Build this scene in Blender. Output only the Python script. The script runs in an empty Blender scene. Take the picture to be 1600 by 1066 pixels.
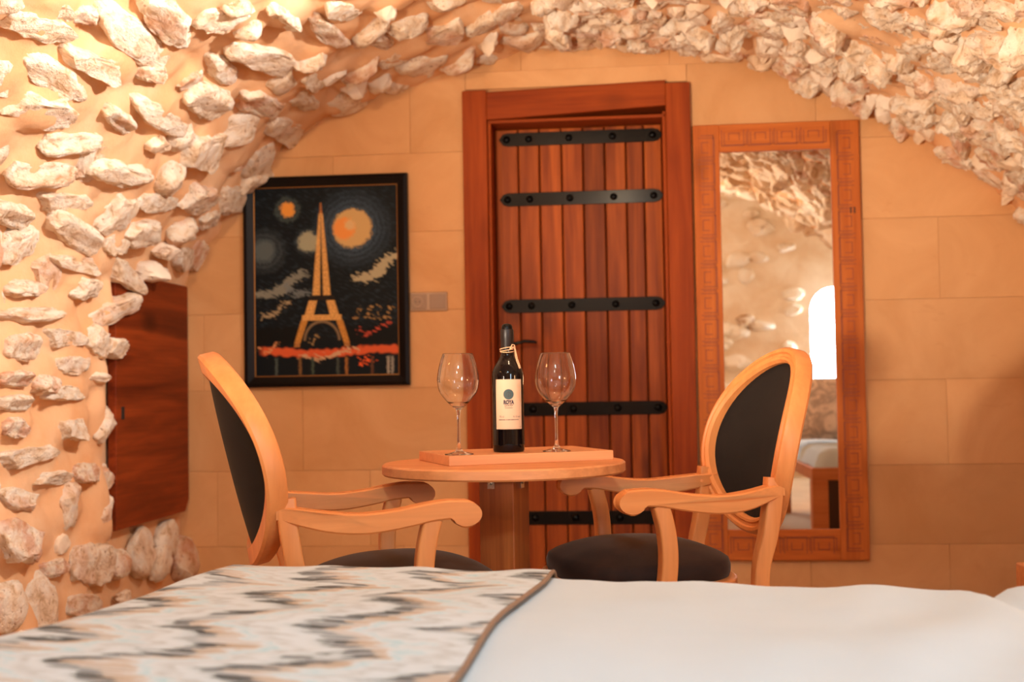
import bpy, bmesh, math, random
import numpy as np
from mathutils import Vector, Matrix, noise
random.seed(7); rng = np.random.default_rng(11)
S = bpy.context.scene
COL = S.collection

# ------------------------------------------------------------------ camera
FPX = 1900.0
YAW, PITCH, ROLL = math.radians(5.5), .037, .0165
CAM = np.array([0, 0, .93])
cF = np.array([-math.sin(YAW)*math.cos(PITCH), math.cos(YAW)*math.cos(PITCH), math.sin(PITCH)])
cR0 = np.array([math.cos(YAW), math.sin(YAW), 0]); cU0 = np.cross(cR0, cF)
cR = cR0*math.cos(ROLL) - cU0*math.sin(ROLL); cU = cU0*math.cos(ROLL) + cR0*math.sin(ROLL)
cam = bpy.data.cameras.new('camera'); camo = bpy.data.objects.new('camera', cam); COL.objects.link(camo)
cam.sensor_width = 36; cam.lens = FPX/1600*36; cam.clip_start = .02
m = Matrix.Identity(4)
for i in range(3):
    m[i][0] = cR[i]; m[i][1] = cU[i]; m[i][2] = -cF[i]; m[i][3] = CAM[i]
camo.matrix_world = m
cam.dof.use_dof = True; cam.dof.focus_distance = 2.8; cam.dof.aperture_fstop = 3.6
S.camera = camo

# ------------------------------------------------------------------ light
S.view_settings.view_transform = 'Standard'; S.view_settings.look = 'None'
S.view_settings.gamma = 1; S.view_settings.use_curve_mapping = False
S.view_settings.exposure = -0.24
W = bpy.data.worlds.new('daylight'); S.world = W; W.use_nodes = True
bg = W.node_tree.nodes['Background']; bg.inputs[0].default_value = (.85, .93, 1, 1); bg.inputs[1].default_value = 1.6
def lamp(name, loc, power, col, r=.06, kind='POINT', rot=None, size=None):
    l = bpy.data.lights.new(name, kind); l.energy = power; l.color = col
    if kind == 'AREA':
        l.shape = 'RECTANGLE'; l.size, l.size_y = size
    else:
        l.shadow_soft_size = r
    o = bpy.data.objects.new(name, l); o.location = loc
    if rot: o.rotation_euler = rot
    COL.objects.link(o); return o
def spot(name, loc, to, power, col, size, blend=.6, r=.05):
    o = lamp(name, loc, power, col, r, 'SPOT'); o.data.spot_size = math.radians(size); o.data.spot_blend = blend
    o.rotation_euler = (Vector(to)-Vector(loc)).to_track_quat('-Z', 'Y').to_euler(); return o
spot('ceiling_spot_left_wall', (.10, 3.25, 2.25), (-1.9, 3.45, 1.90), 270, (1, .95, .90), 100, .9)
lamp('ceiling_lamp_light', (-.03, 2.45, 2.20), 12, (1, .76, .50), .06)
spot('vault_spot_left', (-1.36, 2.5, 2.00), (-.85, 5.3, 1.25), 80, (1, .72, .46), 72, .9)
spot('vault_fill_uplight', (-1.15, .85, .92), (.70, 4.1, 2.46), 720, (1, .84, .66), 62, .9)  # added uplight brightening the right vault and crown; no lamp stands there
lamp('wall_lamp_light_left', (-1.62, 1.85, 1.74), 8, (1, .46, .17), .06)
lamp('low_warm_fill', (1.74, 1.6, 1.0), 24, (1, .54, .26), .09)  # added warm fill for the table post and chairs, not a known wall lamp
spot('bed_cool_fill', (.15, -.5, 2.6), (.15, 1.15, .58), 225, (.40, .76, 1), 88, .8, .12)  # added cool fill that whitens the bed from above, no real fitting
lamp('rear_lamp_light', (-.3, -.95, 2.35), 36, (1, .84, .70), .12)
lamp('window_daylight', (2.02, -1.62, 1.42), 70, (.58, .80, 1), kind='AREA', rot=(math.radians(90), 0, math.radians(22)), size=(.55, .95))

# ------------------------------------------------------------------ helpers
def ray(x, y): return cF + cR*(x-800)/FPX + cU*(533-y)/FPX
def onY(x, y, Y): d = ray(x, y); return CAM + d*Y/d[1]
def project(P):
    v = np.array(P)-CAM; d = v@cF
    return 800+FPX*(v@cR)/d, 533-FPX*(v@cU)/d, d

class MB:
    def __init__(s): s.v = []; s.f = []
    def add(s, vs, fs):
        o = len(s.v); s.v += [tuple(map(float, p)) for p in vs]; s.f += [tuple(i+o for i in f) for f in fs]; return s
    def box(s, c, d, M=None):
        vs = [Vector((x*d[0]/2, y*d[1]/2, z*d[2]/2)) for x in (-1, 1) for y in (-1, 1) for z in (-1, 1)]
        if M: vs = [M @ p for p in vs]
        vs = [p+Vector(c) for p in vs]
        return s.add(vs, [(0, 1, 3, 2), (4, 6, 7, 5), (0, 4, 5, 1), (2, 3, 7, 6), (0, 2, 6, 4), (1, 5, 7, 3)])
    def bb(s, lo, hi): return s.box([(a+b)/2 for a, b in zip(lo, hi)], [b-a for a, b in zip(lo, hi)])
    def lathe(s, prof, n=32, c=(0, 0, 0), M=None):
        vs = []; fs = []
        for r, z in prof:
            for k in range(n):
                a = 2*math.pi*k/n; p = Vector((max(r, 1e-5)*math.cos(a), max(r, 1e-5)*math.sin(a), z))
                if M: p = M @ p
                vs.append(p+Vector(c))
        for i in range(len(prof)-1):
            for k in range(n):
                k2 = (k+1) % n; fs.append((i*n+k, i*n+k2, (i+1)*n+k2, (i+1)*n+k))
        return s.add(vs, fs)
    def rings(s, rings, closed=False, cap=True):
        n = len(rings[0]); vs = [p for r in rings for p in r]; fs = []
        R = len(rings)
        for i in range(R if closed else R-1):
            j = (i+1) % R
            for k in range(n):
                k2 = (k+1) % n; fs.append((i*n+k, i*n+k2, j*n+k2, j*n+k))
        if cap and not closed:
            fs.append(tuple(range(n-1, -1, -1))); fs.append(tuple((R-1)*n+k for k in range(n)))
        return s.add(vs, fs)
    def tube(s, path, r, n=8, cap=True):
        path = [Vector(p) for p in path]; rs = []
        up = Vector((0, 0, 1))
        for i, p in enumerate(path):
            t = (path[min(i+1, len(path)-1)]-path[max(i-1, 0)]).normalized()
            a = t.cross(up)
            if a.length < .1: a = t.cross(Vector((1, 0, 0)))
            a.normalize(); b = a.cross(t); rr = r[i] if isinstance(r, (list, tuple)) else r
            rs.append([p+a*rr*math.cos(2*math.pi*k/n)+b*rr*math.sin(2*math.pi*k/n) for k in range(n)])
        return s.rings(rs, cap=cap)
    def grid(s, P):                                       # P[i][j] points
        ni, nj = len(P), len(P[0])
        return s.add([p for r in P for p in r], [(i*nj+j, i*nj+j+1, (i+1)*nj+j+1, (i+1)*nj+j) for i in range(ni-1) for j in range(nj-1)])
    def mesh(s, name):
        me = bpy.data.meshes.new(name); me.from_pydata(s.v, [], s.f); me.update(); return me
    def build(s, name, mat, parent=None, smooth=False, bevel=0, seg=2, solid=0, fix=True):
        me = s.mesh(name)
        if fix:
            bm = bmesh.new(); bm.from_mesh(me); bmesh.ops.recalc_face_normals(bm, faces=bm.faces); bm.to_mesh(me); bm.free()
        return link(name, me, mat, parent, smooth, bevel, seg, solid)
def link(name, me, mat, parent=None, smooth=False, bevel=0, seg=2, solid=0):
    o = bpy.data.objects.new(name, me); COL.objects.link(o)
    if mat and not me.materials: me.materials.append(mat)
    if smooth:
        me.polygons.foreach_set('use_smooth', [True]*len(me.polygons))
        if smooth != True: me.set_sharp_from_angle(angle=math.radians(smooth))
    if solid:
        q = o.modifiers.new('t', 'SOLIDIFY'); q.thickness = solid; q.offset = -1
    if bevel:
        q = o.modifiers.new('b', 'BEVEL'); q.width = bevel; q.segments = seg; q.limit_method = 'ANGLE'; q.angle_limit = math.radians(35)
    if parent: o.parent = parent
    return o
def tag(o, label=None, cat=None, group=None, kind=None):
    for k, v in (('label', label), ('category', cat), ('group', group), ('kind', kind)):
        if v: o[k] = v
    return o
def empty(name, loc, rz, label, cat, group=None):
    o = bpy.data.objects.new(name, None); o.location = loc; o.rotation_euler = (0, 0, rz); o.empty_display_size = .1
    COL.objects.link(o); return tag(o, label, cat, group)

# ------------------------------------------------------------------ materials
def nodes(name):
    m = bpy.data.materials.new(name); m.use_nodes = True; nt = m.node_tree
    return m, nt, nt.nodes['Principled BSDF']
def N(nt, t, **kw):
    n = nt.nodes.new(t)
    for k, v in kw.items():
        if k.startswith('i_'): n.inputs[int(k[2:]) if k[2:].isdigit() else k[2:]].default_value = v
        else: setattr(n, k, v)
    return n
def ramp(nt, src, stops, interp='LINEAR'):
    r = nt.nodes.new('ShaderNodeValToRGB'); e = r.color_ramp.elements; r.color_ramp.interpolation = interp
    while len(e) < len(stops): e.new(.5)
    for el, (p, c) in zip(e, stops): el.position = p; el.color = (*c, 1) if len(c) == 3 else c
    nt.links.new(src, r.inputs[0]); return r
def mixc(nt, fac, a, b, mode='MIX'):
    x = nt.nodes.new('ShaderNodeMix'); x.data_type = 'RGBA'; x.blend_type = mode
    for s, v in ((x.inputs[0], fac), (x.inputs[6], a), (x.inputs[7], b)):
        if hasattr(v, 'is_linked'): nt.links.new(v, s)
        else: s.default_value = v if not isinstance(v, tuple) else (*v, 1) if len(v) == 3 else v
    return x.outputs[2]
def coords(nt, scale=(1, 1, 1), kind='Object', rand=False):
    tc = nt.nodes.new('ShaderNodeTexCoord'); mp = nt.nodes.new('ShaderNodeMapping'); mp.inputs['Scale'].default_value = scale
    nt.links.new(tc.outputs[kind], mp.inputs[0])
    if rand:
        oi = nt.nodes.new('ShaderNodeObjectInfo'); q = N(nt, 'ShaderNodeMath', operation='MULTIPLY', i_1=37.0)
        nt.links.new(oi.outputs['Random'], q.inputs[0]); nt.links.new(q.outputs[0], mp.inputs['Location'])
    return mp.outputs[0]
def noisen(nt, vec, scale, detail=4, rough=.55, dist=0):
    n = N(nt, 'ShaderNodeTexNoise'); n.inputs['Scale'].default_value = scale; n.inputs['Detail'].default_value = detail
    n.inputs['Roughness'].default_value = rough; n.inputs['Distortion'].default_value = dist
    nt.links.new(vec, n.inputs['Vector']); return n.outputs[0]
def bump(nt, b, h, strength=.3, dist=.01):
    n = N(nt, 'ShaderNodeBump'); n.inputs['Strength'].default_value = strength; n.inputs['Distance'].default_value = dist
    nt.links.new(h, n.inputs['Height']); nt.links.new(n.outputs[0], b.inputs['Normal'])
def plain(name, col, rough=.5, metal=0, **kw):
    m, nt, b = nodes(name); b.inputs['Base Color'].default_value = (*col, 1); b.inputs['Roughness'].default_value = rough; b.inputs['Metallic'].default_value = metal
    for k, v in kw.items(): b.inputs[k].default_value = v
    return m
def wood(name, light, dark, axis=2, rough=.4, knots=0, vary=.25, scale=1, rand=True, contrast=1, spec=.5):
    m, nt, b = nodes(name)
    st = [9*scale]*3; st[axis] = .7*scale
    v = coords(nt, st, rand=rand)
    big = noisen(nt, v, 1.6, 3, .5, .8)
    st2 = [60*scale]*3; st2[axis] = 2.2*scale
    fine = noisen(nt, coords(nt, st2, rand=rand), 1.5, 3, .6)
    mid = tuple((a+c)/2 for a, c in zip(light, dark))
    c1 = ramp(nt, big, [(.30, dark), (.5, mid), (.68, light)]).outputs[0]
    c2 = ramp(nt, fine, [(.35, (.62, .55, .5)), (.6, (1, 1, 1))]).outputs[0]
    c = mixc(nt, .5*contrast, c1, c2, 'MULTIPLY')
    if knots:
        st3 = [1*scale]*3; st3[axis] = .55*scale
        vo = N(nt, 'ShaderNodeTexVoronoi'); vo.inputs['Scale'].default_value = 4.2
        nt.links.new(coords(nt, st3, rand=rand), vo.inputs['Vector'])
        k = ramp(nt, vo.outputs['Distance'], [(.05, (1, 1, 1)), (.22, (0, 0, 0))]).outputs[0]
        kk = N(nt, 'ShaderNodeMath', operation='MULTIPLY', i_1=knots); nt.links.new(k, kk.inputs[0])
        c = mixc(nt, kk.outputs[0], c, tuple(x*.12 for x in dark))
    if vary:
        oi = nt.nodes.new('ShaderNodeObjectInfo')
        mr = N(nt, 'ShaderNodeMapRange'); mr.inputs[3].default_value = 1-vary; mr.inputs[4].default_value = 1+vary*.6
        nt.links.new(oi.outputs['Random'], mr.inputs[0])
        hs = nt.nodes.new('ShaderNodeHueSaturation'); nt.links.new(mr.outputs[0], hs.inputs['Value']); nt.links.new(c, hs.inputs['Color']); c = hs.outputs[0]
    nt.links.new(c, b.inputs['Base Color']); b.inputs['Roughness'].default_value = rough; b.inputs['Specular IOR Level'].default_value = spec
    bump(nt, b, fine, .12, .002)
    return m
def stone_mat(name, sx=1.0, red=.6):
    m, nt, b = nodes(name)
    v = coords(nt, (sx, 1, 1), rand=True)
    n1 = noisen(nt, v, 1.6, 6, .62, .6); n2 = noisen(nt, v, 4.5, 5, .7, .4); n3 = noisen(nt, v, .7, 3, .5)
    base = ramp(nt, n1, [(.32, (.58, .36, .20)), (.45, (.83, .63, .44)), (.58, (.90, .77, .62))]).outputs[0]
    pits = ramp(nt, n2, [(.32, (1, 1, 1)), (.41, (0, 0, 0))]).outputs[0]
    c = mixc(nt, pits, base, (.40, .20, .09))
    oi = nt.nodes.new('ShaderNodeObjectInfo')
    rf = ramp(nt, oi.outputs['Random'], [(.45, (0, 0, 0)), (.9, (1, 1, 1))]).outputs[0]
    rp = ramp(nt, n3, [(.47, (0, 0, 0)), (.60, (1, 1, 1))]).outputs[0]
    q = N(nt, 'ShaderNodeMath', operation='MULTIPLY'); nt.links.new(rf, q.inputs[0]); nt.links.new(rp, q.inputs[1])
    q2 = N(nt, 'ShaderNodeMath', operation='MULTIPLY', i_1=red); nt.links.new(q.outputs[0], q2.inputs[0])
    c = mixc(nt, q2.outputs[0], c, (.58, .17, .05))
    nt.links.new(c, b.inputs['Base Color']); b.inputs['Roughness'].default_value = .95; b.inputs['Specular IOR Level'].default_value = .15
    a = N(nt, 'ShaderNodeMath', operation='ADD'); nt.links.new(n2, a.inputs[0]); nt.links.new(n1, a.inputs[1])
    bump(nt, b, a.outputs[0], .6, .018)
    return m
def plaster_mat(name, c0, c1, sc=3, bs=.25):
    m, nt, b = nodes(name); v = coords(nt)
    n1 = noisen(nt, v, sc, 5, .6, .3); n2 = noisen(nt, v, 40, 3, .6)
    c = ramp(nt, n1, [(.35, c0), (.65, c1)]).outputs[0]
    nt.links.new(c, b.inputs['Base Color']); b.inputs['Roughness'].default_value = .95; b.inputs['Specular IOR Level'].default_value = .15
    a = N(nt, 'ShaderNodeMath', operation='MULTIPLY_ADD', i_1=.25); nt.links.new(n2, a.inputs[0]); nt.links.new(n1, a.inputs[2])
    bump(nt, b, a.outputs[0], bs, .03)
    return m
def limestone(name):
    m, nt, b = nodes(name); v = coords(nt, rand=True)
    n1 = noisen(nt, v, 2.2, 5, .6, 1.2); n2 = noisen(nt, coords(nt, (3, 1, 9), rand=True), 2, 4, .65, .6); n3 = noisen(nt, v, 90, 2, .5)
    c = ramp(nt, n1, [(.3, (.62, .31, .125)), (.7, (.72, .39, .175))]).outputs[0]
    st = ramp(nt, n2, [(.62, (0, 0, 0)), (.78, (.35, .35, .35))]).outputs[0]
    c = mixc(nt, st, c, (.55, .25, .09))
    oi = nt.nodes.new('ShaderNodeObjectInfo'); mr = N(nt, 'ShaderNodeMapRange'); mr.inputs[3].default_value = .94; mr.inputs[4].default_value = 1.05
    nt.links.new(oi.outputs['Random'], mr.inputs[0]); hs = nt.nodes.new('ShaderNodeHueSaturation'); nt.links.new(mr.outputs[0], hs.inputs['Value']); nt.links.new(c, hs.inputs['Color'])
    nt.links.new(hs.outputs[0], b.inputs['Base Color']); b.inputs['Roughness'].default_value = .85; b.inputs['Specular IOR Level'].default_value = .2
    bump(nt, b, n3, .08, .003)
    return m
M = {}
M['stone'] = stone_mat('rubble_stone')
M['slab'] = stone_mat('slab_stone', 2.2)
M['plaster'] = plaster_mat('lime_plaster', (.78, .405, .19), (.80, .50, .285))
M['lime'] = limestone('limestone')
M['joint'] = plain('joint_mortar', (.52, .24, .09), .9)
M['rear'] = plaster_mat('rear_plaster', (.80, .58, .38), (.9, .74, .56), 4, .5)
M['floor'] = plaster_mat('floor_stone', (.50, .32, .18), (.58, .38, .22), 2, .1)
M['door'] = wood('door_wood', (.42, .092, .013), (.20, .034, .005), 2, .45, .5, .3, spec=.15)
M['frame'] = wood('door_frame_wood', (.37, .066, .009), (.24, .036, .005), 2, .55, .3, .08, contrast=.8, spec=.12)
M['frameh'] = wood('door_frame_wood_across', (.37, .066, .009), (.24, .036, .005), 0, .55, .3, .08, contrast=.8, spec=.12)
M['mirwood'] = wood('mirror_frame_wood', (.60, .165, .028), (.46, .105, .016), 2, .6, .35, .06, contrast=.7, spec=.2)
M['mirwoodh'] = wood('mirror_frame_wood_across', (.60, .165, .028), (.46, .105, .016), 0, .6, .35, .06, contrast=.7, spec=.2)
M['groove'] = plain('burnt_groove', (.26, .055, .012), .6)
M['panel'] = wood('shutter_wood', (.30, .048, .008), (.12, .016, .003), 1, .5, .85, 0, .8, contrast=1, spec=.15)
M['chair'] = wood('beech', (.80, .29, .085), (.70, .225, .06), 2, .4, 0, .03, 1, False, .35, .25)
M['chairx'] = wood('beech_along', (.80, .29, .085), (.70, .225, .06), 0, .4, 0, .03, 1, False, .35, .25)
M['table'] = wood('table_pine', (.74, .29, .10), (.60, .20, .06), 0, .5, .15, .03, 1, False, .6)
M['post'] = wood('post_pine', (.52, .135, .026), (.34, .07, .012), 2, .45, .4, 0, 1.3, False, .8)
M['board'] = wood('board_wood', (.72, .285, .105), (.62, .225, .075), 0, .55, 0, .03, 1, False, .4)
M['iron'] = plain('black_iron', (.009, .008, .007), .17, 0, **{'Specular IOR Level': .2})
M['bolt'] = plain('bolt_iron', (.010, .010, .010), .35, .9)
M['black'] = plain('black_lacquer', (.008, .005, .004), .4, **{'Specular IOR Level': .12})
M['gold'] = plain('aged_gold', (.30, .13, .03), .4, .6)
M['mirror'] = plain('silvered_glass', (.93, .92, .90), .004, 1.0)
M['chrome'] = plain('zinc', (.75, .72, .68), .25, 1.0)
M['socket'] = plain('socket_plastic', (.42, .25, .14), .35)
M['socketd'] = plain('socket_inset', (.30, .165, .09), .4)
M['hole'] = plain('dark_hole', (.01, .008, .006), .7)
def velvet(name, a, bcol):
    m, nt, b = nodes(name); n1 = noisen(nt, coords(nt), 5, 4, .6, .5); n2 = noisen(nt, coords(nt), 260, 2)
    c = ramp(nt, n1, [(.35, a), (.65, bcol)]).outputs[0]; nt.links.new(c, b.inputs['Base Color']); b.inputs['Roughness'].default_value = .8
    b.inputs['Sheen Weight'].default_value = .18; b.inputs['Sheen Roughness'].default_value = .35; b.inputs['Sheen Tint'].default_value = (1, .7, .5, 1); b.inputs['Specular IOR Level'].default_value = .15
    bump(nt, b, n2, .1, .002); return m
M['velvet'] = velvet('brown_velvet', (.020, .009, .006), (.040, .018, .011))
M['backcloth'] = velvet('black_cloth', (.010, .008, .007), (.016, .012, .010))
M['backcloth'].node_tree.nodes['Principled BSDF'].inputs['Sheen Weight'].default_value = .05
def glass(name, col=(1, 1, 1), ior=1.5):
    m, nt, b = nodes(name); b.inputs['Base Color'].default_value = (*col, 1); b.inputs['Transmission Weight'].default_value = 1; b.inputs['Roughness'].default_value = 0; b.inputs['IOR'].default_value = ior
    return m
M['glass'] = glass('clear_glass', (1, 1, 1), 1.48)
M['bottle'] = plain('dark_bottle_glass', (.004, .002, .002), .04, 0, **{'Specular IOR Level': .3})
M['capsule'] = plain('capsule_foil', (.014, .008, .006), .4, 0, **{'Specular IOR Level': .25})
M['label'] = plain('label_paper', (.62, .375, .225), .7)
M['ink'] = plain('label_ink', (.05, .025, .03), .7)
M['inkred'] = plain('label_ink_red', (.35, .10, .06), .7)
M['teal'] = plain('label_teal', (.045, .065, .06), .7)
M['sketch'] = plain('label_sketch', (.72, .36, .16), .7)
M['twine'] = plain('twine', (.75, .36, .18), .9)
def linen(name, c0, c1):
    m, nt, b = nodes(name); n1 = noisen(nt, coords(nt), 3, 4, .6, .4); n2 = noisen(nt, coords(nt), 300, 2)
    c = ramp(nt, n1, [(.35, c0), (.65, c1)]).outputs[0]; nt.links.new(c, b.inputs['Base Color']); b.inputs['Roughness'].default_value = .9
    b.inputs['Specular IOR Level'].default_value = .15; bump(nt, b, n2, .05, .001); return m
M['duvet'] = linen('white_linen', (.55, .645, .70), (.58, .675, .73))
M['pillow'] = linen('pillow_linen', (.76, .70, .64), (.82, .78, .73))
M['dark'] = plain('dark_wood', (.05, .02, .01), .5)
def ikat(name):
    m, nt, b = nodes(name)
    tc = nt.nodes.new('ShaderNodeTexCoord'); sp = nt.nodes.new('ShaderNodeSeparateXYZ'); nt.links.new(tc.outputs['Object'], sp.inputs[0])
    pp = N(nt, 'ShaderNodeMath', operation='PINGPONG', i_1=.12); nt.links.new(sp.outputs['Y'], pp.inputs[0])
    a = N(nt, 'ShaderNodeMath', operation='MULTIPLY_ADD', i_1=1.1); nt.links.new(pp.outputs[0], a.inputs[0]); nt.links.new(sp.outputs['X'], a.inputs[2])
    nz = noisen(nt, coords(nt, (9, 30, 1)), 1, 4, .6); nz2 = noisen(nt, coords(nt, (4, 70, 1)), 1, 3, .6)
    a2 = N(nt, 'ShaderNodeMath', operation='MULTIPLY_ADD', i_1=.22); nt.links.new(nz, a2.inputs[0]); nt.links.new(a.outputs[0], a2.inputs[2])
    d = N(nt, 'ShaderNodeMath', operation='DIVIDE', i_1=.205); nt.links.new(a2.outputs[0], d.inputs[0])
    fr = N(nt, 'ShaderNodeMath', operation='FRACT'); nt.links.new(d.outputs[0], fr.inputs[0])
    wh = (.60, .67, .70)
    c = ramp(nt, fr.outputs[0], [(0, wh), (.12, (.48, .56, .58)), (.17, (.07, .08, .08)), (.34, (.10, .10, .095)), (.37, (.45, .37, .28)), (.52, (.52, .43, .34)), (.57, wh), (.66, (.38, .60, .66)), (.71, wh), (.86, (.46, .50, .50)), (.93, wh)]).outputs[0]
    f = ramp(nt, nz2, [(.44, (0, 0, 0)), (.56, (1, 1, 1))]).outputs[0]
    q = N(nt, 'ShaderNodeMath', operation='MULTIPLY', i_1=.62); nt.links.new(f, q.inputs[0])
    c = mixc(nt, q.outputs[0], c, wh)
    nt.links.new(c, b.inputs['Base Color']); b.inputs['Roughness'].default_value = .9; b.inputs['Specular IOR Level'].default_value = .15
    return m
M['ikat'] = ikat('zigzag_weave')
M['piping'] = plain('brown_piping', (.26, .165, .105), .8)
def patterned(name):
    m, nt, b = nodes(name); n1 = noisen(nt, coords(nt), 9, 4, .6, 1)
    c = ramp(nt, n1, [(.42, (.85, .72, .62)), (.54, (.46, .38, .33)), (.62, (.66, .54, .46)), (.7, (.85, .75, .66))]).outputs[0]
    nt.links.new(c, b.inputs['Base Color']); b.inputs['Roughness'].default_value = .9; return m
M['pattern'] = patterned('patterned_cushion')

# ------------------------------------------------------------------ vault shape
YW, YL = 5.3, 2.15                                          # end wall, near lip
XL, XR, CX, CZ, RV = -2.013, 1.86, -.2, -.15, 2.60
def circ(x): return CZ+math.sqrt(RV**2-(x-CX)**2)
ctl = [(XL, -.05), (XL, .5), (XL, .95), (XL+.005, 1.25), (XL+.05, 1.48), (XL+.18, 1.72)] + [(x, circ(x)) for x in np.linspace(-1.55, 1.2, 12)] + [(1.45, circ(1.45)), (XR-.15, 1.64), (XR-.04, 1.42), (XR, 1.2), (XR, .9), (XR, .5), (XR, -.05)]
def catmull(pts, n=14):
    out = []
    for i in range(len(pts)-1):
        p0, p1, p2, p3 = [np.array(pts[min(max(j, 0), len(pts)-1)], float) for j in (i-1, i, i+1, i+2)]
        for k in range(n):
            t = k/n
            out.append(.5*(2*p1+(p2-p0)*t+(2*p0-5*p1+4*p2-p3)*t*t+(3*p1-p0-3*p2+p3)*t**3))
    out.append(np.array(pts[-1], float)); return np.array(out)
sec = catmull(ctl)
arc = np.concatenate([[0], np.cumsum(np.linalg.norm(np.diff(sec, axis=0), axis=1))])
STOT = arc[-1]
def secp(s): return np.stack([np.interp(s, arc, sec[:, 0]), np.interp(s, arc, sec[:, 1])], -1)
def secn(s):
    d = secp(np.asarray(s)+.04)-secp(np.asarray(s)-.04); d = d/np.linalg.norm(d, axis=-1, keepdims=True)
    return np.stack([d[..., 1], -d[..., 0]], -1)              # inward normal (x,z)
PC = np.array([-.1, .8])
th_sec = np.unwrap(np.arctan2(sec[:, 1]-PC[1], sec[:, 0]-PC[0])); r_sec = np.hypot(sec[:, 1]-PC[1], sec[:, 0]-PC[0])
if th_sec[0] < 0: th_sec = th_sec+2*math.pi
o_ = np.argsort(th_sec); th_s, r_s, s_s = th_sec[o_], r_sec[o_], arc[o_]
def hit(x, y, off=.05):
    d = ray(x, y); f = None
    for t in np.arange(1.5, 7, .02):
        p = CAM+d*t
        if p[1] > YW-.02: return None
        th = math.atan2(p[2]-PC[1], p[0]-PC[0]); th = th+2*math.pi if th < th_s[0] else th
        if math.hypot(p[2]-PC[1], p[0]-PC[0]) > np.interp(th, th_s, r_s)-off: return p, float(np.interp(th, th_s, s_s))
    return None

# ---- stones seen on the left half: x, y, half length, half width, tilt (photo px at their place on the vault)
ST = """64 40 49 19 10;80 116 60 22 28;143 97 53 20 20;203 56 66 26 38;54 168 60 25 10;180 182 25 14 40;236 112 24 12 10;80 8 30 15 20;128 20 25 14 20;245 180 50 17 30
260 27 50 25 45;348 28 40 15 5;384 38 14 14 0;441 20 27 12 38;414 87 55 18 20;344 105 32 16 40;318 150 32 26 30;404 153 42 22 30;370 195 25 28 0;443 198 38 22 20;482 82 20 16 0;468 152 30 14 35;490 120 25 14 35;293 121 25 10 -20;371 4 22 10 0
101 221 52 14 -3;54 269 56 18 0;184 269 48 20 15;97 312 42 15 -5;10 332 28 18 20;112 362 42 20 35;176 331 25 28 0;219 364 30 18 0;180 380 18 16 0;241 316 33 13 0;23 382 28 22 -20;243 222 14 12 0
316 234 28 29 0;264 275 14 22 0;305 310 26 20 0;357 308 26 20 0;400 248 18 25 0;396 279 24 14 -20;437 238 20 20 0;322 339 14 14 0;283 358 16 20 0
113 412 42 14 8;33 450 28 13 0;126 450 20 16 0;45 492 58 11 -3;196 432 32 14 38;173 484 42 15 -20;97 528 32 15 0;25 542 26 20 0;144 533 22 16 40;108 571 24 15 0;176 545 15 14 0;148 590 20 9 0;65 600 16 15 0;14 592 25 12 0;239 425 14 14 0;262 392 14 12 0
94 615 30 12 0;15 630 22 12 0;15 668 20 15 0;109 672 20 18 0;43 712 45 15 -15;27 845 35 30 0;105 790 16 32 0;148 880 34 30 0;88 888 26 12 -10;70 943 32 30 -60;16 947 22 40 0;99 849 10 18 0;225 868 20 34 0;191 884 12 22 0;199 933 12 12 0;136 946 24 16 0;82 748 28 10 -10;30 780 30 16 0;135 740 18 14 0
532 14 24 14 20;513 47 36 15 40;581 47 14 24 0;600 10 16 12 0;635 37 22 18 0;694 47 28 20 0;661 94 28 20 0;614 82 22 16 0;595 62 18 10 30;541 155 25 22 0;591 124 12 16 0;563 101 12 22 0;490 216 18 12 0;459 225 16 16 0;527 197 22 9 -20;584 162 12 12 0;685 124 14 14 0;638 131 20 10 0;746 106 16 18 -60;717 89 14 20 0;753 30 16 20 0;762 63 10 14 0;785 94 16 16 0;790 14 18 18 0;699 2 25 12 0;551 128 14 12 0;520 110 14 14 0""".replace('\n', ';').split(';')
stones = []          # dict: P, U, V, Nn, h, s, y
def add_stone(P, s, U, V, h, hand):
    n2 = secn(s); n = np.array([n2[0], 0, n2[1]])
    U = U-n*(U@n); a = np.linalg.norm(U); U = U/a
    V = V-n*(V@n)-U*(V@U); b = np.linalg.norm(V)
    V = np.cross(n, U)
    stones.append(dict(P=P, U=U, V=V, n=n, a=a, b=b, h=h, s=s, y=P[1], hand=hand))
for q in ST:
    x, y, a, b, an = map(float, q.split()); h0 = hit(x, y)
    if h0 is None: continue
    P, s = h0; d = np.linalg.norm(P-CAM); t = math.radians(an); n2 = secn(s); n = np.array([n2[0], 0, n2[1]])
    def surf(dx, dy):
        r = ray(x+dx, y+dy); k = ((P-CAM)@n)/(r@n); return CAM+r*k-P
    U = surf(a*.4*math.cos(t), a*.4*math.sin(t))/.4; V = surf(-b*.4*math.sin(t), b*.4*math.cos(t))/.4
    px = d/FPX
    U *= min(1, 2.1*a*px/np.linalg.norm(U)); V *= min(1, 2.1*b*px/np.linalg.norm(V))
    add_stone(P, s, U, V, (.055+.40*min(a, b)*px)*random.uniform(.85, 1.15)*(.5 if P[2] < .45 else .8 if P[2] < .8 else 1), True)
nh = len(stones)
tries = 0
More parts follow.
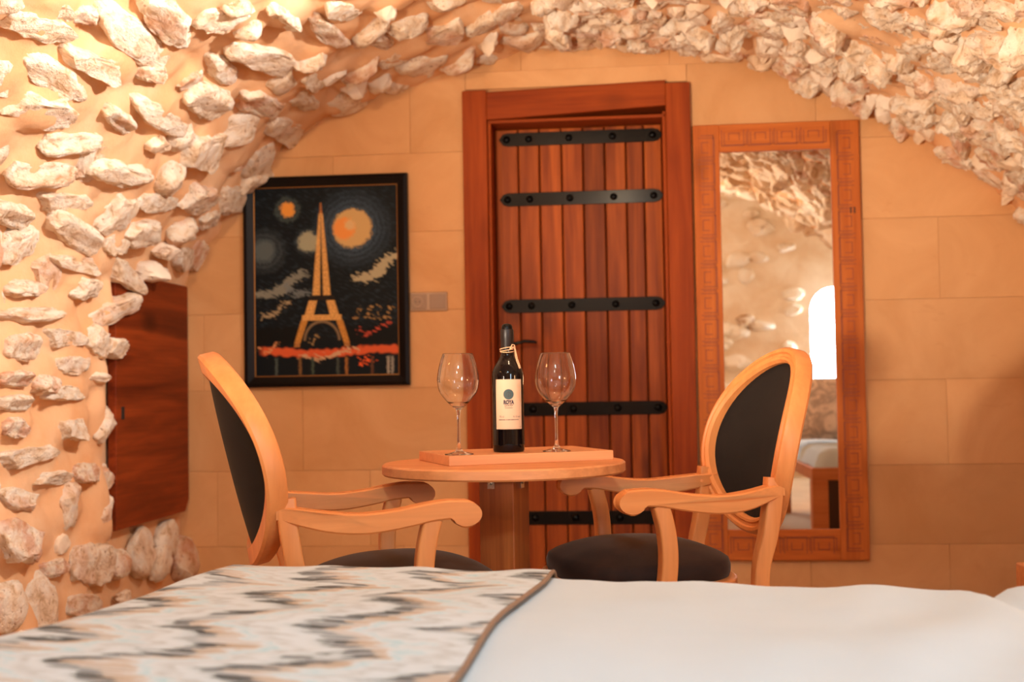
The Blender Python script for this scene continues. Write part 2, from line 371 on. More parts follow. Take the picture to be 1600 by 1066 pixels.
while tries < 14000:                                          # the rest of the vault: rubble laid at random, never touching
    tries += 1
    s = random.uniform(.15, STOT-.15); y = random.uniform(YL+.03, YW-.03)
    xz = secp(s); P = np.array([xz[0], y, xz[1]]); n2 = secn(s)
    px, py, dd = project(P)
    right = xz[0] > -.35
    sz = random.uniform(.045, .085) if right else random.uniform(.05, .10)
    if -40 < px < 800 and -60 < py < 1000 and not right and P[1] < YW-.1:                  # the part covered by the list above
        mind = .17
    else: mind = 0
    ok = True
    for o in stones:
        dist = math.hypot(o['s']-s, o['y']-y)
        lim = max((o['b']+o['a']*.5)*.62+sz*.75, .075) if o['hand'] else (o['a']+sz)*(.64 if right else .82)
        if dist < max(lim, mind if o['hand'] else 0): ok = False; break
    if not ok: continue
    if math.hypot(xz[0]+1.36, y-2.5) < .22: continue
    if s < 1.6 and y > 4.42 and .3 < xz[1] < 1.5: continue     # clear of the wooden shutter
    an = random.uniform(-.5, .5); T = np.array([-n2[1], 0, n2[0]])
    U = np.array([0, 1., 0])*math.cos(an)+T*math.sin(an)
    if right: an = random.uniform(0, 3.1); U = np.array([0, 1., 0])*math.cos(an)+T*math.sin(an)
    n = np.array([n2[0], 0, n2[1]])
    add_stone(P+n*.03, s, U*sz*random.uniform(1.0, 1.35), np.cross(n, U)*sz*random.uniform(.7, 1), sz*random.uniform(.8, 1.35) if right else sz*random.uniform(.6, .9), False)

# ---- plaster skin of the vault, heaped up round the stones
ns, ny = int(STOT/.02), int((YW+.1-YL)/.02)
sg = np.linspace(0, STOT, ns); yg = np.linspace(YL, YW+.1, ny)
SS, YY = np.meshgrid(sg, yg, indexing='ij'); H = np.zeros_like(SS)
for o in stones:
    T = secn(o['s']); tv = np.array([-T[1], 0, T[0]])          # direction of growing s
    a, b = o['a']*1.5+.03, o['b']*1.7+.03
    ds, dy = SS-o['s'], YY-o['y']
    left = o['P'][0] < -.35
    msk = (np.abs(ds) < .45) & (np.abs(dy) < .45)
    sgn = 1.0
    if left: ds = np.where(ds > 0, ds*.55, ds*1.2); dy = np.where(dy > 0, dy*.8, dy)
    du = dy*o['U'][1]+ds*(o['U']@-tv)*-sgn; dv = dy*o['V'][1]+ds*(o['V']@-tv)*-sgn
    q = (du/a)**2+(dv/b)**2
    hh = o['h']*(.95 if left else .7)*np.clip(1-q*q*.5-q*.5, 0, 1)**1.1
    H[msk] = np.maximum(H, hh)[msk]
base = secp(SS.ravel()).reshape(*SS.shape, 2); nn = secn(SS.ravel()).reshape(*SS.shape, 2)
nz = np.empty_like(SS)
for i in range(ns):
    for j in range(ny):
        nz[i, j] = noise.noise((sg[i]*3.1, yg[j]*3.1, 4.2))*.6+noise.noise((sg[i]*9, yg[j]*9, 1.7))*.28+noise.noise((sg[i]*26, yg[j]*26, 3))*.10
H = H+nz*.045
# where the shutter hangs the wall is flat
flat = np.clip((YY-4.40)/.12, 0, 1)*np.clip((1.75-SS)/.2, 0, 1)
H = H*(1-flat)+flat*(nz*.004)
vx = base[..., 0]+nn[..., 0]*H; vz = base[..., 1]+nn[..., 1]*H
vm = MB(); vm.v = np.stack([vx, YY, vz], -1).reshape(-1, 3).tolist()
vm.f = [(i*ny+j, i*ny+j+1, (i+1)*ny+j+1, (i+1)*ny+j) for i in range(ns-1) for j in range(ny-1)]
ceiling = vm.build('ceiling', M['plaster'], smooth=True, fix=False)
tag(ceiling, 'barrel vault of rough pale rubble stones set in peach lime plaster', kind='structure')

# ---- rock shapes
def rock(seed, sub=3, rough=1.0, kx=1.0, box=.0, mat='stone'):
    bm = bmesh.new(); bmesh.ops.create_icosphere(bm, subdivisions=sub, radius=1)
    r = random.Random(seed); off = Vector((seed*7.3, seed*3.1, seed*1.7))
    planes = []
    if seed % 2 or box: planes.append((Vector((r.uniform(-.15, .15), r.uniform(-.35, .35), 1)).normalized(), r.uniform(.5, .68)))
    for k in range(8):
        n = Vector((r.gauss(0, 1), r.gauss(0, 1), r.gauss(0, .7))).normalized(); planes.append((n, r.uniform(.66, .95)))
    for v in bm.verts:
        p = v.co.copy()
        if box:
            p = Vector([math.copysign(abs(c)**(1-box), c) for c in p])*.86
        for n, d in planes:
            e = p.dot(n)-d
            if e > 0: p -= n*e*.95
        w = Vector((p.x*kx, p.y, p.z))
        k = noise.noise(w*1.3+off)*.20+noise.noise(w*3.1+off)*.11*rough+noise.noise(w*7+off)*.065*rough+noise.noise(w*14+off)*.04*rough
        cell = noise.voronoi(w*2.6+off)[0]; k += (cell[1]-cell[0]-.3)*.09*rough
        q = p*(1+k)
        if kx > 1: q.x = p.x*(1+k*.45)
        v.co = q
    me = bpy.data.meshes.new('stone'); bm.to_mesh(me); bm.free()
    me.materials.append(M[mat]); me.polygons.foreach_set('use_smooth', [True]*len(me.polygons)); me.set_sharp_from_angle(angle=math.radians(42))
    return me
ROCKL = [rock(k+200, 4, .9, 2.2, .35, 'slab') for k in range(10)]
ROCKS = [rock(k+1, 3, 1.0) for k in range(14)]; ROCKR = [rock(k+50, 4, 1.5) for k in range(8)]
loose_v, loose_f = [], []
inview = []
for i, o in enumerate(stones):
    px, py, d = project(o['P'])
    o['seen'] = d > 0 and -60 < px < 1660 and -70 < py < 1000
    o['big'] = o['a']*o['b']/d**2
seen = sorted([o for o in stones if o['seen']], key=lambda o: -o['big'])
for k, o in enumerate(seen[:296]):
    right = o['P'][0] > -.35
    me = random.choice(ROCKL if o['a'] > 1.6*o['b'] and not right else ROCKR if right else ROCKS)
    q = bpy.data.objects.new('stone', me); COL.objects.link(q); q.parent = ceiling
    mt = Matrix.Identity(4); h = o['h']*1.15
    sx, sy, szz = o['a']*1.10, o['b']*1.12, h
    if not right: sx, sy, szz = sx*1.12, sy*1.18, szz*.92
    ctr = o['P']+o['n']*(h*.12-.02)
    if random.random() < .5: sx = -sx; sy = -sy
    for r in range(3):
        mt[r][0] = o['U'][r]*sx; mt[r][1] = o['V'][r]*sy; mt[r][2] = o['n'][r]*szz; mt[r][3] = ctr[r]
    q.matrix_world = mt
rest = seen[296:]+[o for o in stones if not o['seen']]
rk = [rock(k+90, 3, 1.2) for k in range(5)]
rv = [np.array([v.co[:] for v in me.vertices]) for me in rk]; rf = [[tuple(p.vertices) for p in me.polygons] for me in rk]
mb = MB()
for o in rest:
    k = random.randrange(5); v = rv[k]
    h = o['h']*1.1
    w = (o['P']+o['n']*(h*.12-.02))+v[:, :1]*o['U']*o['a']*1.1+v[:, 1:2]*o['V']*o['b']*1.1+v[:, 2:3]*o['n']*h
    mb.add(w, rf[k])
if mb.v: tag(mb.build('rubble', M['stone'], ceiling, smooth=40, fix=False), kind='stuff')

# ------------------------------------------------------------------ end wall of limestone blocks
wall = MB()
XA, XB = -2.35, 2.2
DX0, DX1, DZ = -.70, .272, 2.215
wall.bb((XA, YW+.012, -.05), (DX0, YW+.30, 3.1)); wall.bb((DX1, YW+.012, -.05), (XB, YW+.30, 3.1)); wall.bb((DX0, YW+.012, DZ), (DX1, YW+.30, 3.1)); wall.bb((DX0, YW+.24, -.05), (DX1, YW+.30, DZ))
wback = tag(wall.build('wall_back', M['joint']), 'end wall of smooth orange limestone blocks', kind='structure')
zc = [-.05, .235, .57, .93, 1.272, 1.62, 1.97, 2.32, 2.67]
vj = {0: [-1.55, -1.0, .75, 1.325], 1: [-1.843, -1.15, .60, 1.0, 1.9], 2: [-1.45, 1.332, .5], 3: [-1.9, -1.199, .70, 1.75], 4: [-1.62, -1.0, .62, 1.317], 5: [-1.3, .55, 1.0], 6: [-1.6, -.95, .3, .82], 7: [-1.1, -.45, .2, .75]}
for r in range(len(zc)-1):
    z0, z1 = zc[r], zc[r+1]
    spans = [(XA, XB)] if z0 >= DZ-.1 else [(XA, DX0), (DX1, XB)]
    for x0, x1 in spans:
        cuts = [x0]+sorted(c for c in vj[r] if x0+.08 < c < x1-.08)+[x1]
        for c0, c1 in zip(cuts[:-1], cuts[1:]):
            zz0 = max(z0, DZ) if (z0 < DZ < z1 and c0 < DX1 and c1 > DX0 and z0 >= DZ-.1) else z0
            MB().box((0, 0, 0), (c1-c0-.0008, .05, z1-zz0-.0008)).build('stone_block', M['lime'], wback, bevel=.0010, seg=1).location = ((c0+c1)/2, YW+.025+random.uniform(-.001, .0012), (zz0+z1)/2)

MB().bb((DX0+.001, YW, DZ+.03), (DX1-.001, YW+.05, 2.32)).build('stone_block', M['lime'], wback, bevel=.001, seg=1)

# ------------------------------------------------------------------ floor, rear room
tag(MB().bb((-2.6, -2.0, -.10), (2.6, 5.7, 0)).build('floor', M['floor']), 'stone floor of the vaulted room', kind='structure')
YR = -1.6
def stucco(name, pts, mat, label, amp=.05, step=.06):
    (o, u, v) = [np.array(p, float) for p in pts]; nu, nv = int(np.linalg.norm(u)/step)+1, int(np.linalg.norm(v)/step)+1
    n = np.cross(u, v); n /= np.linalg.norm(n)
    P = [[o+u*i/nu+v*j/nv+n*amp*(noise.noise(tuple((o+u*i/nu+v*j/nv)*2.2))+.6*noise.noise(tuple((o+u*i/nu+v*j/nv)*6))) for j in range(nv+1)] for i in range(nu+1)]
    return tag(MB().grid(P).build(name, mat, smooth=True, fix=False, solid=0), label, kind='structure')
stucco('wall_left', [(-2.25, YR, 0), (0, YL-YR+.1, 0), (0, 0, 3.05)], M['rear'], 'plastered left wall of the rear room', .02)
stucco('wall_right', [(2.35, YL+.1, 0), (0, YR-YL-.1, 0), (0, 0, 3.05)], M['rear'], 'plastered right wall of the rear room', .02)
MB().bb((-2.5, YR-.2, 3.0), (2.6, YL+.15, 3.1)).build('trim_1', M['rear'])['kind'] = 'structure'
# wall over the near lip of the vault
mbl = MB(); so = secp(np.linspace(0, STOT, 160)); inn = [(p[0], YL+.005, p[1]) for p in so]
out = []
for p in so:
    d = p-np.array([-.1, .6]); k = 3.6/np.linalg.norm(d); q = np.array([-.1, .6])+d*k
    out.append((min(max(q[0], -2.6), 2.7), YL+.005, min(max(q[1], -.05), 3.1)))
mbl.grid([inn, out]); mbl.build('wall_front', M['rear'], solid=.05, fix=False)['kind'] = 'structure'
# rear wall with an arched window opening on the right
WX0, WX1, WZ0, WZ1 = 1.78, 2.24, .96, 1.62
rw = MB()
rw.bb((-2.5, YR-.25, -.05), (WX0, YR, 3.1)); rw.bb((WX1, YR-.25, -.05), (2.6, YR, 3.1)); rw.bb((WX0, YR-.25, -.05), (WX1, YR, WZ0))
ar = []
for k in range(13):
    a = math.pi*k/12; ar.append((WX0+(WX1-WX0)*(1-math.cos(a))/2, WZ1+.23*math.sin(a)))
for (xa, za), (xb, zb) in zip(ar[:-1], ar[1:]):
    vs = [(xa, YR, za), (xb, YR, zb), (xb, YR, 3.1), (xa, YR, 3.1)]; vs += [(p[0], YR-.25, p[2]) for p in vs]
    rw.add(vs, [(0, 1, 2, 3), (4, 7, 6, 5), (0, 4, 5, 1)])
wrear = tag(rw.build('wall_rear', M['rear']), 'rear wall of pale stone with an arched window', kind='structure')
mbx = MB()
for k in range(170):
    x, z = random.uniform(-2.2, 1.66), random.uniform(.1, 2.9); i = random.randrange(5); v = rv[i]
    a, b = random.uniform(.08, .17), random.uniform(.05, .09); t = random.uniform(-.4, .4)
    w = np.stack([x+v[:, 0]*a*math.cos(t)-v[:, 1]*b*math.sin(t), YR+v[:, 2]*.07, z+v[:, 0]*a*math.sin(t)+v[:, 1]*b*math.cos(t)], -1); mbx.add(w, rf[i])
tag(mbx.build('rubble', M['stone'], wrear, smooth=40, fix=False), kind='stuff')
wn = MB()
for x in (WX0+.02, (WX0+WX1)/2, WX1-.02): wn.bb((x-.018, YR-.17, WZ0), (x+.018, YR-.13, 1.84))
wn.bb((WX0, YR-.17, WZ0), (WX1, YR-.13, WZ0+.04))
wno = wn.build('window_1', plain('window_paint', (.7, .68, .64), .5)); wno['kind'] = 'structure'; wno['label'] = 'arched daylight window of the rear wall'

# ------------------------------------------------------------------ door
YD = YW+.11                                               # face of the planks
door = tag(MB().bb((-.60, YD+.03, 0), (.19, YD+.06, 2.14)).build('door_1', M['frame']), 'red-brown plank door with five black iron straps', kind='structure')
def stile(x0, x1, z0, z1, mat, y0=YW-.035, y1=YD+.05, nm='door_frame'):
    o = MB().box((0, 0, 0), (x1-x0, y1-y0, z1-z0)).build(nm, mat, door, bevel=.004); o.location = ((x0+x1)/2, (y0+y1)/2, (z0+z1)/2); return o
FZ = 2.232
o = stile(-.711, -.603, 0, FZ, M['frame']); 
o = stile(.178, .283, 0, FZ, M['frame'])
me = MB(); me.add([(-.603, 0, 2.10), (.178, 0, 2.135), (.178, 0, 2.245), (-.603, 0, 2.222), (-.603, .16, 2.10), (.178, .16, 2.135), (.178, .16, 2.245), (-.603, .16, 2.222)], [(0, 1, 2, 3), (4, 7, 6, 5), (0, 4, 5, 1), (3, 2, 6, 7), (0, 3, 7, 4), (1, 5, 6, 2)])
o = me.build('door_frame', M['frameh'], door, bevel=.004); o.location = (0, YW-.035, 0)
# inner bead of the frame
for x0, x1, z0, z1 in ((-.603, -.588, 0, 2.09), (.163, .178, 0, 2.115)):
    stile(x0, x1, z0, z1, M['frame'], YW-.012, YD+.03, 'frame_bead')
stile(-.603, .178, 2.088, 2.103, M['frameh'], YW-.012, YD+.03, 'frame_bead')
pb = [-.586, -.4796, -.3845, -.2852, -.189, -.0918, .0023, .0807, .163]
for a, b in zip(pb[:-1], pb[1:]):
    o = MB().box((0, 0, 0), (b-a-.006, .034, 2.075)).build('plank', M['door'], door, bevel=.005); o.location = ((a+b)/2, YD+.017+random.uniform(-.002, .002), 2.075/2+.008)
for zc_ in (2.036, 1.765, 1.286, .825, .343):
    x0, x1 = -.566, .166; hh = .030
    pts = [(x0, 0), (x0+.018, hh*.8), (x0+.04, hh), (x1-.04, hh), (x1-.018, hh*.8), (x1, 0), (x1-.018, -hh*.8), (x1-.04, -hh), (x0+.04, -hh), (x0+.018, -hh*.8)]
    mb = MB(); mb.add([(x, 0, z) for x, z in pts]+[(x, .006, z) for x, z in pts], [tuple(range(10)), tuple(range(19, 9, -1))]+[(i, (i+1) % 10, 10+(i+1) % 10, 10+i) for i in range(10)])
    st = mb.build('iron_strap', M['iron'], door, bevel=.0015); st.location = (0, YD-.0065, zc_)
    for bx in (-.53, -.43, -.25, -.055, .122):
        bo = MB().lathe([(0, .011), (.007, .010), (.013, .006), (.0165, 0)], 14, (0, 0, 0), Matrix.Rotation(math.pi/2, 3, 'X')).build('bolt', M['bolt'], st, smooth=True); bo.location = (bx, -.0005, 0)
hp = MB().box((0, 0, 0), (.04, .008, .13)).build('handle_plate', M['iron'], door, bevel=.003); hp.location = (-.533, YD-.004, 1.115)
hl = MB().tube([(-.525, YD-.006, 1.112), (-.525, YD-.05, 1.112), (-.505, YD-.055, 1.116), (-.46, YD-.055, 1.127), (-.42, YD-.052, 1.124), (-.405, YD-.05, 1.120)], [.009, .009, .009, .008, .007, .005], 10).build('door_handle', M['iron'], door, smooth=True)

# ------------------------------------------------------------------ mirror with fret frame
mx0, mx1, mz0, mz1 = .292, .993, .172, 2.042; ix0, ix1, iz0, iz1 = .404, .873, .302, 1.922
mir = empty('wall_mirror', ((mx0+mx1)/2, YW, mz0), 0, 'tall wall mirror in a wide orange wood frame carved with a square fret', 'mirror')
def mpart(nm, lo, hi, mat, bev=.003):
    c = [(a+b)/2 for a, b in zip(lo, hi)]; o = MB().box((0, 0, 0), [b-a for a, b in zip(lo, hi)]).build(nm, mat, mir, bevel=bev)
    o.location = (c[0]-mir.location[0], c[1]-mir.location[1], c[2]-mir.location[2]); return o
my0, my1 = YW-.030, YW-.002
fr = [mpart('frame_stile', (mx0, my0, mz0), (ix0, my1, mz1), M['mirwood']), mpart('frame_stile', (ix1, my0, mz0), (mx1, my1, mz1), M['mirwood']),
      mpart('frame_rail', (ix0, my0, mz0), (ix1, my1, iz0), M['mirwoodh']), mpart('frame_rail', (ix0, my0, iz1), (ix1, my1, mz1), M['mirwoodh'])]
mpart('mirror_glass', (ix0-.004, my0+.012, iz0-.004), (ix1+.004, my1-.004, iz1+.004), M['mirror'], 0)
def fret(o, L, vertical, flip=1):
    """double carved line of a square meander along a board (groove strips)"""
    mb = MB(); w = .0036; p = .112; A = .034
    def seg(a, b):
        (u0, v0), (u1, v1) = a, b
        lo = (min(u0, u1)-w/2, min(v0, v1)-w/2); hi = (max(u0, u1)+w/2, max(v0, v1)+w/2)
        if vertical: mb.bb((lo[1]*flip if flip > 0 else -hi[1], -.0148, lo[0]), (hi[1] if flip > 0 else -lo[1], -.0135, hi[0]))
        else: mb.bb((lo[0], -.0148, lo[1]*flip if flip > 0 else -hi[1]), (hi[0], -.0135, hi[1] if flip > 0 else -lo[1]))
    n = int(L/p); u = -n*p/2
    for k in range(n):
        for d in (0, .011):
            q = [(u+d*.0, -A+d), (u+.066-d, -A+d), (u+.066-d, A-.03), (u+.03+d, A-.03), (u+.03+d, -A+.034)]
            q2 = [(u+d, -A+d), (u+d, A-d*.4), (u+p-.018+d, A-d*.4), (u+p-.018+d, -A+d)]
            for pa, pb_ in list(zip(q2[:-1], q2[1:])): seg(pa, pb_)
        seg((u+.03, -A+.014), (u+.03, A-.026)); seg((u+.03, -A+.014), (u+.075, -A+.014)); seg((u+.075, -A+.014), (u+.075, A-.026))
        u += p
    mb.build('fret_carving', M['groove'], o)
fret(fr[0], mz1-mz0-.06, True); fret(fr[1], mz1-mz0-.06, True, -1); fret(fr[2], ix1-ix0, False); fret(fr[3], ix1-ix0, False, -1)
for z in (1.655,):
    for dx in (-.008, .008): mpart('knot', (mx1-.034+dx-.003, my0-.001, z-.014), (mx1-.034+dx+.003, my0+.002, z+.014), M['hole'], .001)

# ------------------------------------------------------------------ painting
px0, px1, pz0, pz1 = -1.706, -.962, .942, 1.880
pic = empty('framed_painting', ((px0+px1)/2, YW, pz0), 0, 'black framed night painting of a lit iron tower under glowing orbs', 'painting')
pw, ph = px1-px0, pz1-pz0
def bar(prof, a, b, inner, name, mat):
    pass
def frame_ring(name, o0, o1, y0, y1, mat):
    """four mitred sides: outset o0 -> o1 from the outer rectangle, at depth y0 (outer) and y1 (inner)"""
    def rect(o, y): return [(-pw/2+o, y, o), (pw/2-o, y, o), (pw/2-o, y, ph-o), (-pw/2+o, y, ph-o)]
    A, B, C_, D_ = rect(o0, y0), rect(o1, y1), rect(o1, -.002), rect(o0, -.002)
    for k in range(4):
        j = (k+1) % 4
        vs = [A[k], A[j], B[j], B[k], D_[k], D_[j], C_[j], C_[k]]
        MB().add(vs, [(0, 1, 2, 3), (4, 7, 6, 5), (0, 4, 5, 1), (3, 2, 6, 7), (0, 3, 7, 4), (1, 5, 6, 2)]).build(name, mat, pic, bevel=.001, seg=1)
frame_ring('frame_moulding', 0, .016, -.030, -.036, M['black'])
frame_ring('frame_slope', .016, .046, -.034, -.020, M['black'])
frame_ring('gold_fillet', .046, .050, -.022, -.021, M['gold'])
# canvas, painted in code (flat print)
CW, CH = pw-.1, ph-.1
nx_, nz_ = 230, 300
U_, V_ = np.meshgrid((np.arange(nx_)+.5)/nx_, (np.arange(nz_)+.5)/nz_)      # v down
X_ = 110+U_*625; Y_ = 115+V_*825
img = np.zeros((nz_, nx_, 3)); img[:] = (.004, .0065, .009)
jit = np.array([[noise.noise((i*.11, j*.11, 2)) for i in range(nx_)] for j in range(nz_)])
jit2 = np.array([[noise.noise((i*.35, j*.35, 9)) for i in range(nx_)] for j in range(nz_)])
def lay(mask, col): img[:] = img*(1-mask[..., None])+np.array(col)*mask[..., None]
def soft(d, w): return np.clip(.5-d/w, 0, 1)
streak = np.array([[noise.noise((i*.06+j*.10, j*.30-i*.16, 5)) for i in range(nx_)] for j in range(nz_)])
lay(np.clip(streak*1.2-.05, 0, 1)*.5*(Y_ < 780), (.035, .055, .075))
def orb(x, y, r, core, halo, hr):
    d = np.hypot(X_-x, Y_-y)+jit2*9+jit*8
    a = np.arctan2(Y_-y, X_-x); band = .5+.5*np.sin(d*.28)
    lay(np.clip(1-(d-r)/(hr-r), 0, 1)*(.35+.45*band)*(d < hr), halo)
    lay(soft(d-r, 12), core)
orb(540, 300, 85, (.62, .40, .16), (.06, .10, .15), 190)
lay(soft(np.hypot((X_-505)*1.0, Y_-300)+jit2*10-48, 16)*.9, (.85, .30, .06)); lay(soft(np.hypot(X_-530, Y_-285)+jit2*10-22, 14), (.72, .48, .22))
orb(255, 210, 32, (.75, .30, .05), (.10, .14, .13), 65)
orb(345, 355, 44, (.34, .33, .22), (.05, .07, .08), 70)
orb(150, 390, 44, (.09, .11, .11), (.07, .09, .10), 110)
# pale drifting clouds
def cloud(x0, y0, x1, y1, w, col, k=1.0):
    t = np.clip(((X_-x0)*(x1-x0)+(Y_-y0)*(y1-y0))/((x1-x0)**2+(y1-y0)**2), 0, 1)
    d = np.hypot(X_-(x0+t*(x1-x0)), Y_-(y0+t*(y1-y0))-18*np.sin(t*5))
    lay(soft(d-w*(.6+.4*np.sin(t*math.pi))+streak*26+jit2*8, 10)*k, col)
cloud(120, 580, 330, 510, 22, (.20, .20, .16)); cloud(250, 545, 350, 600, 16, (.16, .18, .18), .8); cloud(560, 520, 735, 440, 26, (.42, .36, .22)); cloud(140, 670, 250, 640, 10, (.34, .25, .14))
for x in (560, 600, 645, 690): cloud(x-8, 690, x+12, 670, 7, (.35, .20, .07))
lay(soft(np.abs(Y_-770)-40+jit*18, 14)*(np.abs(X_-400) > 90), (.004, .004, .004))
cloud(560, 745, 700, 738, 4, (.45, .06, .03))
# tower
TC, TL = (.62, .27, .05), (.80, .42, .12)
cx_ = 402
def band(y0, y1, w0, w1, g0=0, g1=0, col=TC):
    t = np.clip((Y_-y0)/(y1-y0), 0, 1); w = w0+(w1-w0)*t; g = g0+(g1-g0)*t
    ins = (Y_ >= y0) & (Y_ <= y1); d = np.abs(X_-cx_)
    lay(ins*soft(d-w, 6)*(1-soft(d-g, 5)*(1 if g1 > 0 else 0))*(.8+.35*jit2), col)
band(185, 232, 3, 7, col=(.45, .16, .04)); band(230, 590, 9, 40, 0, 7, TL); band(590, 612, 55, 58, col=(.02, .012, .008)); band(612, 680, 56, 76, 20, 36, TL); band(676, 700, 86, 88, col=TL)
band(700, 800, 92, 122, 62, 96, TC); lay(soft(np.abs(np.hypot((X_-cx_), (Y_-790)*.9)-76)-5, 6)*(Y_ < 790)*(Y_ > 700), (.22, .14, .07))
band(795, 815, 118, 124, 96, 98, (.5, .2, .05)); cloud(350, 785, 380, 782, 6, (.4, .25, .1), .8)
lay(soft(np.abs(Y_-838+8*np.sin(X_*.012))-17+jit*10, 10)*np.clip((X_-120)/30, 0, 1), (.62, .10, .03)); cloud(300, 850, 560, 846, 6, (.55, .33, .18)); cloud(130, 822, 210, 820, 4, (.6, .25, .1))
for x, c in ((200, (.06, .08, .07)), (305, (.18, .09, .03)), (360, (.05, .07, .05)), (508, (.30, .12, .03)), (470, (.05, .06, .05)), (690, (.30, .26, .2)), (708, (.24, .22, .18)), (620, (.10, .04, .02))):
    lay(soft(np.abs(X_-x)-6+jit2*6, 6)*soft(np.abs(Y_-900)-38, 8), c)
for x0, y0, x1, y1 in ((570, 868, 577, 905), (570, 868, 596, 873), (572, 884, 590, 884), (600, 892, 606, 876), (606, 876, 612, 894), (616, 876, 616, 894), (616, 878, 628, 894)): cloud(x0, y0, x1, y1, 2.2, (.75, .10, .02))
img = np.clip(img, 0, 1)
mb = MB(); mb.grid([[(-CW/2+CW*i/nx_, 0, ph-.05-CH*j/nz_) for i in range(nx_+1)] for j in range(nz_+1)])
cv = mb.build('canvas', None, pic, fix=False); cv.location = (0, -.016, 0)
ca = cv.data.color_attributes.new('paint', 'FLOAT_COLOR', 'CORNER')
ca.data.foreach_set('color', np.repeat(np.concatenate([img.reshape(-1, 3), np.ones((nx_*nz_, 1))], 1), 4, axis=0).ravel())
pm, nt, b = nodes('oil_paint'); at = N(nt, 'ShaderNodeVertexColor'); at.layer_name = 'paint'; nt.links.new(at.outputs[0], b.inputs['Base Color']); b.inputs['Roughness'].default_value = .5; b.inputs['Specular IOR Level'].default_value = .1
bump(nt, b, noisen(nt, coords(nt), 90, 3), .15, .002); cv.data.materials.append(pm)

# ------------------------------------------------------------------ socket plate
sk = empty('wall_socket', (-.876, YW, 1.308), 0, 'double beige wall socket plate beside the painting', 'socket')
MB().box((0, -.005, 0), (.166, .010, .084)).build('plate', M['socket'], sk, bevel=.004)
MB().box((-.042, -.0115, 0), (.066, .004, .066)).build('socket_insert', M['socketd'], sk, bevel=.003)
MB().box((.040, -.0115, 0), (.070, .004, .066)).build('blank_insert', M['socketd'], sk, bevel=.003)
sw = MB().lathe([(.024, 0), (.024, .004), (.020, .004), (.019, -.001), (0, -.001)], 28, (-.048, -.0135, 0), Matrix.Rotation(math.pi/2, 3, 'X')).build('socket_well', M['socket'], sk, smooth=30)
for dx in (-.008, .008): MB().lathe([(0, .002), (.003, .002), (.003, 0)], 10, (-.048+dx, -.013, 0), Matrix.Rotation(math.pi/2, 3, 'X')).build('pin_hole', M['hole'], sw)

# ------------------------------------------------------------------ wooden shutter on the left wall
sx = XL+.012
sh = empty('wooden_shutter', (sx, 4.90, .40), 0, 'red-brown knotty wooden shutter panel on the left wall by the corner', 'shutter')
pts = [(-.39, 0), (.335, 0), (.378, .05), (.378, 1.0), (-.39, 1.0)]
mb = MB(); mb.add([(0, y, z) for y, z in pts]+[(.035, y, z) for y, z in pts], [tuple(range(5)), tuple(range(9, 4, -1))]+[(i, (i+1) % 5, 5+(i+1) % 5, 5+i) for i in range(5)])
mb.build('panel', M['panel'], sh, bevel=.004)
MB().box((.0355, -.33, .45), (.003, .028, .05)).build('finger_slot', M['hole'], sh, bevel=.001)

# ------------------------------------------------------------------ table
TX, TY, TZ = -.303, 2.893, .750
tb = empty('round_table', (TX, TY, 0), 0, 'small round wooden bistro table on a square post between the two armchairs', 'table')
R_ = .289
MB().lathe([(0, TZ-.026), (R_-.004, TZ-.026), (R_, TZ-.022), (R_, TZ-.004), (R_-.004, TZ), (0, TZ)], 96).build('tabletop', M['table'], tb, smooth=30)
MB().box((0, 0, (TZ-.026+.03)/2), (.09, .09, TZ-.056), Matrix.Rotation(math.radians(-19), 3, 'Z')).build('post', M['post'], tb, bevel=.003)
bs = MB()
for k in range(2): bs.box((0, 0, .015), (.26, .07, .03), Matrix.Rotation(math.radians(-19+90*k), 3, 'Z'))
bs.build('base', M['post'], tb, bevel=.003)
for an, w in ((-109, -.012), (-19, .0)):
    a = math.radians(an); d = Vector((math.cos(a), math.sin(a), 0)); t = Vector((-d.y, d.x, 0))
    c = d*.047+t*w
    br = MB(); br.box(c+Vector((0, 0, TZ-.044)), (.003, .018, .034), Matrix.Rotation(a, 3, 'Z')); br.box(c+d*.015+Vector((0, 0, TZ-.0280)), (.033, .018, .003), Matrix.Rotation(a, 3, 'Z'))
    bo = br.build('bracket', M['chrome'], tb)
    MB().lathe([(0, .004), (.005, .003), (.006, 0)], 12, c+d*.0015+Vector((0, 0, TZ-.046)), Matrix.Rotation(a, 3, 'Z') @ Matrix.Rotation(math.pi/2, 3, 'Y')).build('screw', M['chrome'], bo)

ba = math.radians(25); FL = np.array([-.412, 2.744]); e1 = np.array([math.cos(ba), math.sin(ba)]); e2 = np.array([-math.sin(ba), math.cos(ba)])
BL_, BW_ = .408, .262; bc = FL+e1*BL_/2+e2*BW_/2; BH = .023
bd = MB().box((0, 0, BH/2), (BL_, BW_, BH)).build('serving_board', M['board'], bevel=.0015)
bd.location = (bc[0], bc[1], TZ); bd.rotation_euler = (0, 0, ba); tag(bd, 'rectangular wooden serving board laid on the round table', 'serving board')
ZB = TZ+BH

